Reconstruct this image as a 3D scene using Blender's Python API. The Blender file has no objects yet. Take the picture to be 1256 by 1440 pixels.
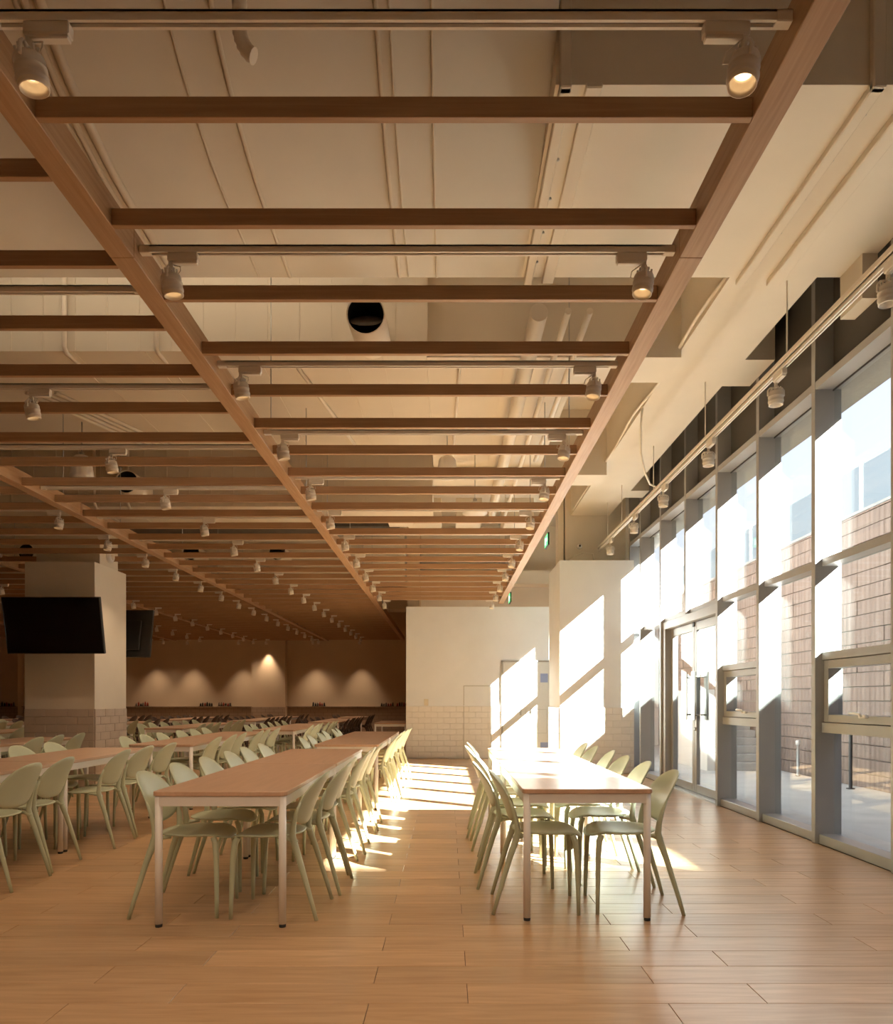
import bpy, bmesh, math, random
from mathutils import Vector, Matrix
random.seed(7)
SC = bpy.context.scene
COL = SC.collection
PI = math.pi

# ------------------------------------------------------------------ camera
cam_d = bpy.data.cameras.new('camera')
cam_d.sensor_fit = 'HORIZONTAL'; cam_d.sensor_width = 36.0
cam_d.lens = 1040.0 / 1256.0 * 36.0
cam_d.shift_y = 266.0 / 1256.0
cam_d.shift_x = -1.0 / 1256.0
cam_d.clip_start = 0.05; cam_d.clip_end = 300
cam = bpy.data.objects.new('camera', cam_d); COL.objects.link(cam)
cam.location = (0, 0, 1.23); cam.rotation_euler = (PI / 2, 0, 0)
SC.camera = cam

# ------------------------------------------------------------------ sky, sun, exposure
W = bpy.data.worlds.new('sky'); SC.world = W; W.use_nodes = True
nt = W.node_tree; nt.nodes.clear()
o_ = nt.nodes.new('ShaderNodeOutputWorld'); bg = nt.nodes.new('ShaderNodeBackground')
tc = nt.nodes.new('ShaderNodeTexCoord'); sx = nt.nodes.new('ShaderNodeSeparateXYZ'); rmp = nt.nodes.new('ShaderNodeValToRGB')
nt.links.new(tc.outputs['Generated'], sx.inputs[0]); nt.links.new(sx.outputs['Z'], rmp.inputs[0])
rmp.color_ramp.elements[0].position = 0.0; rmp.color_ramp.elements[0].color = (0.87, 0.88, 0.94, 1)
rmp.color_ramp.elements[1].position = 0.9; rmp.color_ramp.elements[1].color = (0.60, 0.71, 1.0, 1)
nt.links.new(rmp.outputs[0], bg.inputs[0]); bg.inputs[1].default_value = 1.5
nt.links.new(bg.outputs[0], o_.inputs[0])

SUN_DIR = Vector((-1.0, 0.76, -0.85)).normalized()
sd = bpy.data.lights.new('sun', 'SUN'); sd.energy = 92.0; sd.color = (1.0, 0.96, 0.90); sd.angle = 0.011
so = bpy.data.objects.new('sun', sd); COL.objects.link(so)
so.rotation_euler = SUN_DIR.to_track_quat('-Z', 'Y').to_euler(); so.location = (20, -16, 18)

vs = SC.view_settings
vs.view_transform = 'Standard'; vs.look = 'None'; vs.gamma = 1.0; vs.use_curve_mapping = False
vs.exposure = 0.0
cy = SC.cycles
cy.use_denoising = True
cy.max_bounces = 10; cy.diffuse_bounces = 7; cy.glossy_bounces = 4; cy.transmission_bounces = 6; cy.transparent_max_bounces = 12
cy.sample_clamp_indirect = 30.0
cy.caustics_reflective = False; cy.caustics_refractive = False

# ------------------------------------------------------------------ materials
def mat(name, col, rough=0.5, metal=0.0, spec=0.5, noise=0.0, nscale=30.0, bump=0.0, emit=None, estr=0.0):
    m = bpy.data.materials.new(name); m.use_nodes = True
    n = m.node_tree.nodes; l = m.node_tree.links; p = n['Principled BSDF']
    p.inputs['Base Color'].default_value = (*col, 1); p.inputs['Roughness'].default_value = rough
    p.inputs['Metallic'].default_value = metal; p.inputs['Specular IOR Level'].default_value = spec
    if noise or bump:
        t = n.new('ShaderNodeTexCoord'); x = n.new('ShaderNodeTexNoise')
        x.inputs['Scale'].default_value = nscale; x.inputs['Detail'].default_value = 4
        l.new(t.outputs['Object'], x.inputs['Vector'])
        if noise:
            r = n.new('ShaderNodeValToRGB')
            r.color_ramp.elements[0].position = 0.3; r.color_ramp.elements[1].position = 0.7
            r.color_ramp.elements[0].color = (*[c * (1 - noise) for c in col], 1)
            r.color_ramp.elements[1].color = (*[min(1, c * (1 + noise)) for c in col], 1)
            l.new(x.outputs['Fac'], r.inputs[0]); l.new(r.outputs[0], p.inputs['Base Color'])
        if bump:
            b = n.new('ShaderNodeBump'); b.inputs['Strength'].default_value = bump; b.inputs['Distance'].default_value = 0.004
            l.new(x.outputs['Fac'], b.inputs['Height']); l.new(b.outputs[0], p.inputs['Normal'])
    if emit:
        p.inputs['Emission Color'].default_value = (*emit, 1); p.inputs['Emission Strength'].default_value = estr
    return m

def wood(name, c0, c1, rough, stretch, scale=1.0, spec=0.5, bump=0.05, world=False, cell=None):
    """streaky grain; 'stretch' is the per-axis scale of the noise, small along the grain"""
    m = bpy.data.materials.new(name); m.use_nodes = True
    n = m.node_tree.nodes; l = m.node_tree.links; p = n['Principled BSDF']
    p.inputs['Roughness'].default_value = rough; p.inputs['Specular IOR Level'].default_value = spec
    if world:
        g = n.new('ShaderNodeNewGeometry'); src = g.outputs['Position']
    else:
        g = n.new('ShaderNodeTexCoord'); src = g.outputs['Object']
    vec = src
    tint = None
    if cell:  # a shade of its own for each board, found from where the board lies
        ax, ay, offs = cell
        sep = n.new('ShaderNodeSeparateXYZ'); l.new(src, sep.inputs[0])
        def M(op, a, b=None):
            q = n.new('ShaderNodeMath'); q.operation = op
            for i, v in enumerate((a, b)):
                if v is None: continue
                if isinstance(v, (int, float)): q.inputs[i].default_value = v
                else: l.new(v, q.inputs[i])
            return q.outputs[0]
        row = M('FLOOR', M('DIVIDE', M('SUBTRACT', sep.outputs['Y'], offs[0]), ay))
        par = M('MODULO', M('ABSOLUTE', row), 2.0)
        xo = M('ADD', offs[1], M('MULTIPLY', par, offs[2] - offs[1]))
        colx = M('FLOOR', M('DIVIDE', M('SUBTRACT', sep.outputs['X'], xo), ax))
        cmb = n.new('ShaderNodeCombineXYZ'); l.new(colx, cmb.inputs[0]); l.new(row, cmb.inputs[1])
        wn = n.new('ShaderNodeTexWhiteNoise'); wn.noise_dimensions = '2D'; l.new(cmb.outputs[0], wn.inputs['Vector'])
        tint = wn.outputs['Value']
        add = n.new('ShaderNodeVectorMath'); add.operation = 'ADD'; l.new(src, add.inputs[0])
        sc3 = n.new('ShaderNodeVectorMath'); sc3.operation = 'SCALE'; sc3.inputs['Scale'].default_value = 7.0
        l.new(wn.outputs['Color'], sc3.inputs[0]); l.new(sc3.outputs[0], add.inputs[1]); vec = add.outputs[0]
    mp = n.new('ShaderNodeMapping'); mp.inputs['Scale'].default_value = [s * scale for s in stretch]
    l.new(vec, mp.inputs['Vector'])
    x = n.new('ShaderNodeTexNoise'); x.inputs['Scale'].default_value = 1.0; x.inputs['Detail'].default_value = 6; x.inputs['Distortion'].default_value = 0.6
    l.new(mp.outputs[0], x.inputs['Vector'])
    r = n.new('ShaderNodeValToRGB'); r.color_ramp.elements[0].position = 0.32; r.color_ramp.elements[1].position = 0.68
    r.color_ramp.elements[0].color = (*c0, 1); r.color_ramp.elements[1].color = (*c1, 1)
    l.new(x.outputs['Fac'], r.inputs[0]); out = r.outputs[0]
    if tint is not None:
        mr = n.new('ShaderNodeMapRange'); mr.inputs['To Min'].default_value = 0.86; mr.inputs['To Max'].default_value = 1.1
        l.new(tint, mr.inputs['Value'])
        mx = n.new('ShaderNodeVectorMath'); mx.operation = 'SCALE'
        l.new(out, mx.inputs[0]); l.new(mr.outputs[0], mx.inputs['Scale']); out = mx.outputs[0]
    l.new(out, p.inputs['Base Color'])
    if bump:
        b = n.new('ShaderNodeBump'); b.inputs['Strength'].default_value = bump; b.inputs['Distance'].default_value = 0.002
        l.new(x.outputs['Fac'], b.inputs['Height']); l.new(b.outputs[0], p.inputs['Normal'])
    return m

def glass_mat(name, tint, ior=1.5, gl=1.0):
    m = bpy.data.materials.new(name); m.use_nodes = True
    n = m.node_tree.nodes; l = m.node_tree.links; n.clear()
    o = n.new('ShaderNodeOutputMaterial'); mx = n.new('ShaderNodeMixShader'); f = n.new('ShaderNodeFresnel')
    t = n.new('ShaderNodeBsdfTransparent'); g = n.new('ShaderNodeBsdfGlossy')
    gb = n.new('ShaderNodeNewGeometry'); mr = n.new('ShaderNodeMapRange')   # thin pane: the same reflection on both faces
    mr.inputs['To Min'].default_value = ior; mr.inputs['To Max'].default_value = 1.0 / ior
    l.new(gb.outputs['Backfacing'], mr.inputs['Value']); l.new(mr.outputs[0], f.inputs['IOR']); t.inputs['Color'].default_value = (*tint, 1)
    g.inputs['Roughness'].default_value = 0.0; g.inputs['Color'].default_value = (gl, gl, gl, 1)
    l.new(f.outputs[0], mx.inputs[0]); l.new(t.outputs[0], mx.inputs[1]); l.new(g.outputs[0], mx.inputs[2]); l.new(mx.outputs[0], o.inputs[0])
    return m

PL, PW, PY0, PXA, PXB = 1.22, 0.2117, 3.01, 0.085, -0.32   # floor boards: length, width, row start, joint offsets
M = {}
M['paint'] = mat('white_paint', (0.79, 0.81, 0.825), 0.6, noise=0.02, nscale=3, bump=0.05)
M['ceil'] = mat('ceiling_paint', (0.67, 0.60, 0.49), 0.7, noise=0.03, nscale=2, bump=0.08)
M['warmlitpaint'] = mat('warm_lit_paint', (0.74, 0.68, 0.57), 0.6, noise=0.02, nscale=3, bump=0.05)  # the white paint again, with warm light put into the left pillar's colour
M['backpaint'] = mat('beige_wall_paint', (0.62, 0.50, 0.36), 0.7, noise=0.03, nscale=2)
M['tile'] = mat('glazed_tile', (0.80, 0.77, 0.73), 0.28, noise=0.05, nscale=5, bump=0.15)
M['tilegrey'] = mat('greige_tile', (0.56, 0.47, 0.39), 0.35, noise=0.06, nscale=5, bump=0.15)
M['grout'] = mat('grout', (0.66, 0.63, 0.58), 0.9, noise=0.05)
M['groutdark'] = mat('dark_grout', (0.40, 0.33, 0.27), 0.9, noise=0.05)
M['beam'] = wood('beam_oak', (0.40, 0.24, 0.125), (0.49, 0.31, 0.175), 0.5, (60, 2.5, 60), bump=0.06)
M['joist'] = wood('joist_oak', (0.37, 0.21, 0.105), (0.45, 0.275, 0.15), 0.5, (2.5, 60, 60), bump=0.06)
M['floor'] = wood('floor_oak', (0.43, 0.265, 0.14), (0.56, 0.37, 0.215), 0.30, (2.2, 26, 1), bump=0.10, world=True, cell=(PL, PW, (PY0, PXA, PXB)))
M['floorbase'] = mat('floor_gap', (0.10, 0.06, 0.035), 0.9, noise=0.1)
M['top'] = wood('beech_laminate', (0.55, 0.365, 0.25), (0.62, 0.42, 0.295), 0.29, (30, 2.2, 30), bump=0.03)
M['white'] = mat('white_enamel', (0.80, 0.78, 0.75), 0.35, noise=0.01, nscale=5)
M['foot'] = mat('black_rubber', (0.02, 0.02, 0.02), 0.6, noise=0.1)
M['chair'] = mat('sage_plastic', (0.50, 0.55, 0.40), 0.42, noise=0.02, nscale=8, bump=0.02)
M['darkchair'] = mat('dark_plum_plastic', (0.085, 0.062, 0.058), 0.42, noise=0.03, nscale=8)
M['lampwhite'] = mat('lamp_enamel', (0.74, 0.69, 0.61), 0.4, noise=0.02, nscale=9)
M['reflector'] = mat('lamp_reflector', (0.80, 0.72, 0.58), 0.35, noise=0.02)
M['lens'] = mat('lit_lens', (1, 0.85, 0.6), 0.3, emit=(1.0, 0.70, 0.40), estr=4.0)
M['lensoff'] = mat('dark_lens', (0.02, 0.02, 0.02), 0.15, noise=0.05)
M['slot'] = mat('track_slot', (0.30, 0.24, 0.20), 0.6, noise=0.05)
M['alu'] = mat('grey_aluminium', (0.40, 0.40, 0.40), 0.38, metal=0.2, noise=0.03, nscale=4)
M['gasket'] = mat('dark_gasket', (0.06, 0.06, 0.06), 0.6, noise=0.05)
M['steel'] = mat('brushed_steel', (0.45, 0.44, 0.42), 0.3, metal=0.9, noise=0.03)
M['spandrel'] = mat('dark_spandrel', (0.115, 0.105, 0.092), 0.45, noise=0.06, nscale=3)
M['glass'] = glass_mat('window_glass', (0.93, 0.96, 0.95), 1.24)
M['rail_glass'] = glass_mat('balustrade_glass', (0.80, 0.84, 0.83), 1.5, 0.8)
M['soffit'] = mat('canopy_soffit', (0.34, 0.32, 0.29), 0.6, noise=0.05)
M['panel_out'] = None
M['pave'] = mat('pale_paving', (0.42, 0.41, 0.40), 0.75, noise=0.08, nscale=2.5, bump=0.1)
M['render'] = mat('pale_render', (0.72, 0.70, 0.68), 0.8, noise=0.04, nscale=2)
M['concrete'] = mat('concrete', (0.50, 0.48, 0.45), 0.8, noise=0.08, nscale=6, bump=0.2)
M['screen'] = mat('black_screen', (0.006, 0.005, 0.005), 0.12, noise=0.02)
M['casing'] = mat('black_casing', (0.018, 0.016, 0.014), 0.45, noise=0.05)
M['duct'] = mat('painted_duct', (0.78, 0.71, 0.60), 0.5, noise=0.03, nscale=4)
M['black'] = mat('duct_inside', (0.012, 0.010, 0.008), 0.8, noise=0.1)
M['darkduct'] = mat('dark_insulation', (0.10, 0.085, 0.07), 0.8, noise=0.15, nscale=8)
M['doorpaint'] = mat('pale_grey_door', (0.68, 0.67, 0.62), 0.5, noise=0.02)
M['frame_grey'] = mat('grey_door_frame', (0.36, 0.34, 0.29), 0.5, noise=0.03)
M['blue'] = mat('blue_plate', (0.30, 0.36, 0.58), 0.5, noise=0.02)
M['ivory'] = mat('ivory_plastic', (0.74, 0.68, 0.55), 0.4, noise=0.02)
M['green'] = mat('lit_green_sign', (0.1, 0.5, 0.2), 0.4, emit=(0.10, 0.62, 0.22), estr=2.4)
M['signwhite'] = mat('lit_white_sign', (0.8, 0.9, 0.8), 0.4, emit=(0.8, 1.0, 0.8), estr=2.6)
M['cable'] = mat('white_cable', (0.72, 0.66, 0.55), 0.5, noise=0.02)
M['jar_dark'] = mat('dark_jar', (0.035, 0.025, 0.02), 0.3, noise=0.1)
M['jar_red'] = mat('red_jar', (0.33, 0.045, 0.025), 0.35, noise=0.1)
M['jar_grey'] = mat('grey_jar', (0.17, 0.13, 0.11), 0.35, noise=0.1)

def ribbed(name, c0, c1):
    m = bpy.data.materials.new(name); m.use_nodes = True
    n = m.node_tree.nodes; l = m.node_tree.links; p = n['Principled BSDF']; p.inputs['Roughness'].default_value = 0.85
    g = n.new('ShaderNodeNewGeometry'); mp = n.new('ShaderNodeMapping'); mp.inputs['Scale'].default_value = (0.5, 14.0, 0.5)
    l.new(g.outputs['Position'], mp.inputs[0])
    x = n.new('ShaderNodeTexNoise'); x.inputs['Scale'].default_value = 1.0; x.inputs['Detail'].default_value = 4
    l.new(mp.outputs[0], x.inputs['Vector'])
    r = n.new('ShaderNodeValToRGB'); r.color_ramp.elements[0].position = 0.3; r.color_ramp.elements[1].position = 0.65
    r.color_ramp.elements[0].color = (*c0, 1); r.color_ramp.elements[1].color = (*c1, 1)
    l.new(x.outputs['Fac'], r.inputs[0]); l.new(r.outputs[0], p.inputs['Base Color'])
    w = n.new('ShaderNodeTexWave'); w.wave_type = 'BANDS'; w.bands_direction = 'Y'; w.inputs['Scale'].default_value = 2.2
    l.new(g.outputs['Position'], w.inputs['Vector'])
    b = n.new('ShaderNodeBump'); b.inputs['Strength'].default_value = 0.5; b.inputs['Distance'].default_value = 0.02
    l.new(w.outputs['Fac'], b.inputs['Height']); l.new(b.outputs[0], p.inputs['Normal'])
    return m
M['panel_out'] = ribbed('ribbed_terracotta', (0.225, 0.16, 0.135), (0.315, 0.24, 0.205))

def brickmat(name, c, cm, sc):
    m = bpy.data.materials.new(name); m.use_nodes = True
    n = m.node_tree.nodes; l = m.node_tree.links; p = n['Principled BSDF']; p.inputs['Roughness'].default_value = 0.5
    g = n.new('ShaderNodeNewGeometry'); s = n.new('ShaderNodeSeparateXYZ'); cb = n.new('ShaderNodeCombineXYZ')
    l.new(g.outputs['Position'], s.inputs[0]); l.new(s.outputs['X'], cb.inputs[0]); l.new(s.outputs['Z'], cb.inputs[1])
    b = n.new('ShaderNodeTexBrick'); b.inputs['Scale'].default_value = sc
    b.inputs['Color1'].default_value = (*c, 1); b.inputs['Color2'].default_value = (*[k * 0.93 for k in c], 1); b.inputs['Mortar'].default_value = (*cm, 1)
    b.inputs['Mortar Size'].default_value = 0.008; b.inputs['Brick Width'].default_value = 0.30; b.inputs['Row Height'].default_value = 0.12
    l.new(cb.outputs[0], b.inputs['Vector']); l.new(b.outputs['Color'], p.inputs['Base Color'])
    return m
M['tileback'] = brickmat('far_tiling', (0.40, 0.32, 0.25), (0.27, 0.21, 0.16), 1.0)

# ------------------------------------------------------------------ mesh building
class MB:
    def __init__(s): s.v = []; s.f = []; s.m = []; s.sm = []; s.mi = 0
    def add(s, vs, fs, smooth=False):
        b = len(s.v); s.v += [tuple(v) for v in vs]
        for f in fs: s.f.append([b + i for i in f]); s.m.append(s.mi); s.sm.append(smooth)
    def box(s, x0, x1, y0, y1, z0, z1, bev=0.0):
        if bev <= 0:
            v = [(x, y, z) for z in (z0, z1) for y in (y0, y1) for x in (x0, x1)]
            s.add(v, [(0, 2, 3, 1), (4, 5, 7, 6), (0, 1, 5, 4), (2, 6, 7, 3), (0, 4, 6, 2), (1, 3, 7, 5)])
        else:
            bm = bmesh.new(); bmesh.ops.create_cube(bm, size=1)
            for q in bm.verts:
                q.co = Vector(((x0 + x1) / 2 + q.co.x * (x1 - x0), (y0 + y1) / 2 + q.co.y * (y1 - y0), (z0 + z1) / 2 + q.co.z * (z1 - z0)))
            bmesh.ops.bevel(bm, geom=list(bm.edges), offset=bev, segments=1, affect='EDGES', profile=0.5)
            bm.verts.index_update()
            s.add([q.co for q in bm.verts], [[q.index for q in f.verts] for f in bm.faces]); bm.free()
        return s
    def tube(s, pts, rad, seg=8, cap=True, smooth=True, squash=None):
        pts = [Vector(p) for p in pts]; n = len(pts)
        if not hasattr(rad, '__len__'): rad = [rad] * n
        t0 = (pts[1] - pts[0]).normalized()
        ref = Vector((0, 1, 0)) if abs(t0.y) < 0.8 else Vector((1, 0, 0))
        vs = []
        for i, p in enumerate(pts):
            t = (pts[min(i + 1, n - 1)] - pts[max(i - 1, 0)]).normalized()
            u = (ref - t * ref.dot(t)).normalized(); w = t.cross(u)
            for k in range(seg):
                a = 2 * PI * k / seg
                ku = squash if squash else 1.0
                vs.append(p + u * math.cos(a) * rad[i] * ku + w * math.sin(a) * rad[i])
        fs = []
        for i in range(n - 1):
            for k in range(seg):
                a = i * seg + k; b = i * seg + (k + 1) % seg
                fs.append((a, b, b + seg, a + seg))
        s.add(vs, fs, smooth)
        if cap:
            b = len(s.v) - n * seg
            for ring in (list(range(seg))[::-1], list(range((n - 1) * seg, n * seg))):
                s.f.append([b + i for i in ring]); s.m.append(s.mi); s.sm.append(False)
        return s
    def lathe(s, prof, seg=20, mtx=None, smooth=True, capb=False, capt=False):
        vs = []
        for r, z in prof:
            for k in range(seg):
                a = 2 * PI * k / seg; p = Vector((r * math.cos(a), r * math.sin(a), z))
                vs.append(mtx @ p if mtx else p)
        fs = []
        for i in range(len(prof) - 1):
            for k in range(seg):
                a = i * seg + k; b = i * seg + (k + 1) % seg
                fs.append((a, b, b + seg, a + seg))
        s.add(vs, fs, smooth)
        b = len(s.v) - len(vs)
        if capb: s.f.append([b + i for i in range(seg)][::-1]); s.m.append(s.mi); s.sm.append(False)
        if capt: s.f.append([b + (len(prof) - 1) * seg + i for i in range(seg)]); s.m.append(s.mi); s.sm.append(False)
        return s
    def mesh(s, name, mats):
        me = bpy.data.meshes.new(name); me.from_pydata(s.v, [], s.f)
        for m in (mats if isinstance(mats, (list, tuple)) else [mats]): me.materials.append(m)
        me.polygons.foreach_set('material_index', s.m); me.polygons.foreach_set('use_smooth', s.sm)
        me.update(); return me
    def build(s, name, mats, parent=None, **kw):
        return inst(name, s.mesh(name, mats), parent, **kw)

def inst(name, data, parent=None, loc=None, rz=None, **props):
    o = bpy.data.objects.new(name, data); COL.objects.link(o)
    if parent is not None: o.parent = parent
    if loc is not None: o.location = loc
    if rz is not None: o.rotation_euler = (0, 0, rz)
    for k, v in props.items(): o[k] = v
    return o
def empty(name, loc=(0, 0, 0), rz=0.0, **props):
    o = bpy.data.objects.new(name, None); COL.objects.link(o); o.location = loc; o.rotation_euler = (0, 0, rz)
    o.empty_display_size = 0.1
    for k, v in props.items(): o[k] = v
    return o
def box(name, m, ext, parent=None, bev=0.0, **props):
    return MB().box(*ext, bev=bev).build(name, m, parent, **props)
def kids(o):
    return [c for c in CH.get(o.name, [])]
CH = {}
def part(name, data, parent, **props):
    o = inst(name, data, parent, **props); CH.setdefault(parent.name, []).append(o); return o
def dup(root, loc, rz, label, group=None, skip_lights=False):
    r = root.copy(); COL.objects.link(r); r.location = loc; r.rotation_euler = (0, 0, rz); r['label'] = label
    if group: r['group'] = group
    for c in CH.get(root.name, []):
        d = c.copy(); COL.objects.link(d); d.parent = r; CH.setdefault(r.name, []).append(d)
        for g in CH.get(c.name, []):
            e = g.copy(); COL.objects.link(e); e.parent = d
    return r
ORD = ['', 'first', 'second', 'third', 'fourth', 'fifth', 'sixth', 'seventh', 'eighth', 'ninth', 'tenth', 'eleventh', 'twelfth', 'thirteenth',
       'fourteenth', 'fifteenth', 'sixteenth', 'seventeenth', 'eighteenth', 'nineteenth', 'twentieth', 'twenty-first', 'twenty-second', 'twenty-third',
       'twenty-fourth', 'twenty-fifth', 'twenty-sixth', 'twenty-seventh', 'twenty-eighth', 'twenty-ninth', 'thirtieth', 'thirty-first', 'thirty-second']

XL, XR, YN, YF, ZC = -17.3, 3.175, -5.2, 26.0, 5.25     # room shell

XI, XO, XG = 3.175, 3.345, 3.335                          # window wall: inner edge, outer edge, glass
FT = 0.065; FY0 = 5.23; FP = 1.153                         # fins: thickness, first face, spacing
# ------------------------------------------------------------------ floor
fl = box('floor', M['floorbase'], (XL - 0.2, 3.45, YN - 0.2, YF + 0.2, -0.20, -0.006), kind='structure')
def plank_mesh(mb, x0, x1, y0, y1):
    g = 0.0012; b = 0.0014; x0 += g; x1 -= g; y0 += g; y1 -= g
    v = [(x0, y0, -0.006), (x1, y0, -0.006), (x1, y1, -0.006), (x0, y1, -0.006),
         (x0, y0, -b), (x1, y0, -b), (x1, y1, -b), (x0, y1, -b),
         (x0 + b, y0 + b, 0), (x1 - b, y0 + b, 0), (x1 - b, y1 - b, 0), (x0 + b, y1 - b, 0)]
    mb.add(v, [(0, 1, 5, 4), (1, 2, 6, 5), (2, 3, 7, 6), (3, 0, 4, 7), (4, 5, 9, 8), (5, 6, 10, 9), (6, 7, 11, 10), (7, 4, 8, 11), (8, 9, 10, 11)])
mb = MB(); plank_mesh(mb, 0, PL, 0, PW); PLANK = mb.mesh('plank', M['floor'])
rest = MB(); FX1 = 3.2
r0 = math.floor((YN - PY0) / PW); r1 = math.ceil((YF - PY0) / PW)
for r in range(r0, r1):
    y = PY0 + r * PW; off = PXB if abs(r) % 2 else PXA
    k0 = math.floor((XL - off) / PL); k1 = math.ceil((FX1 - off) / PL)
    lim = 0.62 * (y + PW) + 0.15
    for k in range(k0, k1):
        x0 = off + k * PL; x1 = min(x0 + PL, FX1)
        if x1 - x0 < 0.02: continue
        if 2.35 < y < 7.4 and x1 > -lim and x0 < lim:
            o = inst('plank', PLANK, fl, loc=(x0, y, 0))
            if x1 - x0 < PL - 0.01: o.scale.x = (x1 - x0) / PL
        else: plank_mesh(rest, x0, x1, y, y + PW)
rest.build('planks', M['floor'], fl, kind='stuff')

# ------------------------------------------------------------------ walls and ceiling slab
box('ceiling', M['ceil'], (XL - 0.2, 3.6, YN - 0.2, YF + 0.2, ZC, ZC + 0.25), kind='structure')
box('wall_left', M['backpaint'], (XL - 0.2, XL, YN, YF, 0, ZC), kind='structure')
box('wall_front', M['paint'], (XL - 0.2, 3.6, YN - 0.2, YN, 0, ZC), kind='structure')
wb = box('wall_back', M['backpaint'], (XL - 0.2, -0.6, YF, YF + 0.2, 0, ZC), kind='structure')
box('wainscot', M['tileback'], (XL, -0.88, YF - 0.03, YF, 0, 1.03), wb)
for (a, b) in ((-6.78, -5.62), (-15.55, -14.9)):
    box('pilaster', M['backpaint'], (a, b, YF - 0.35, YF, 0, 4.2), wb)
    box('pilaster_tiling', M['tileback'], (a - 0.01, b + 0.01, YF - 0.375, YF - 0.35, 0, 1.03), wb)

# tiled dado helper: real tiles on a thin grout bed
def tiles(parent, mtile, w, h, tw, th, org, ax, nrm, rows_from_top=True, single=True, name='tile'):
    """org = top-left corner on the wall, ax = direction along the wall, nrm = out of the wall"""
    ax = Vector(ax); nrm = Vector(nrm); org = Vector(org); up = Vector((0, 0, 1)); g = 0.004
    cache = {}; joined = MB()
    def geo(mb, L, H, d, base=Vector((0, 0, 0))):
        b = 0.004
        def P(u, v, q): return base + ax * u + up * v + nrm * q
        v = [P(0, 0, 0), P(L, 0, 0), P(L, H, 0), P(0, H, 0), P(0, 0, d - b), P(L, 0, d - b), P(L, H, d - b), P(0, H, d - b),
             P(b, b, d), P(L - b, b, d), P(L - b, H - b, d), P(b, H - b, d)]
        fs = [(0, 1, 5, 4), (1, 2, 6, 5), (2, 3, 7, 6), (3, 0, 4, 7), (4, 5, 9, 8), (5, 6, 10, 9), (6, 7, 11, 10), (7, 4, 8, 11), (8, 9, 10, 11)]
        if ax.cross(up).dot(nrm) < 0: fs = [f[::-1] for f in fs]
        mb.add(v, fs)
    rows = math.ceil(h / th - 0.05); rnd = random.Random(3)
    for r in range(rows):
        zt = -r * th; H = min(th, h - r * th) - g
        if H < 0.01: continue
        u = -tw / 2 if r % 2 else 0.0
        while u < w - 0.01:
            a = max(u, 0); b = min(u + tw, w); L = b - a - g
            if L > 0.012:
                d = rnd.choice((0.010, 0.0115, 0.013)); key = (round(L, 3), round(H, 3), d)
                if single:
                    if key not in cache:
                        q = MB(); geo(q, L, H, d); cache[key] = q.mesh(name, mtile)
                    p = org + ax * a + up * (zt - H)
                    inst(name, cache[key], parent, loc=p)
                else: geo(joined, L, H, d, org + ax * a + up * (zt - H))
            u += tw
    if not single: joined.build(name + 's', mtile, parent, kind='stuff')

ZT = 1.12
# white partition at the end of the sunny aisle
wp = box('wall_partition', M['paint'], (-0.88, 3.165, 15.83, 16.2, 0, 3.25), kind='structure')
box('grout_bed', M['grout'], (-0.885, 3.0, 15.825, 15.835, 0, ZT), wp)
tiles(wp, M['tile'], 2.05, ZT, 0.27, 0.122, (-0.88, 15.826, ZT), (1, 0, 0), (0, -1, 0))
box('coping', M['paint'], (-0.885, 3.0, 15.806, 15.83, ZT, ZT + 0.012), wp)
# closing side wall of the far room and upper wall beyond the partition
box('wall_side', M['backpaint'], (-0.88, -0.6, 16.2, YF, 0, ZC), kind='structure')
up = box('wall_upper', M['ceil'], (-0.6, 3.45, 17.0, 17.3, 3.0, ZC), kind='structure')
box('ledge_beam', M['ceil'], (-0.6, 3.3, 16.5, 17.0, 3.85, 4.15), up)
box('conduit', M['cable'], (1.33, 1.36, 16.96, 17.0, 4.15, ZC), up)
# flush access hatch outline and light switch on the partition
ah = empty('trim_1', (0.36, 15.813, 0), kind='structure')
for e in ((-0.01, 0.0, -0.004, 0.0, 0.0, 1.55), (0.575, 0.585, -0.004, 0, 0, 1.55), (-0.01, 0.585, -0.004, 0, 1.55, 1.56)):
    box('hatch_edge', M['frame_grey'], e, ah)
box('hatch_panel', M['paint'], (0.002, 0.573, 0.004, 0.018, ZT + 0.014, 1.548), ah)

sw = empty('light_switch', (-0.45, 15.826, 1.2), label='ivory light switch on the white wall just above its tiles', category='switch')
box('plate', M['ivory'], (-0.045, 0.045, -0.012, 0.004, -0.075, 0.075), sw, bev=0.004)
box('rocker', M['ivory'], (-0.02, 0.02, -0.018, -0.011, -0.04, 0.04), sw, bev=0.003)

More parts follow.
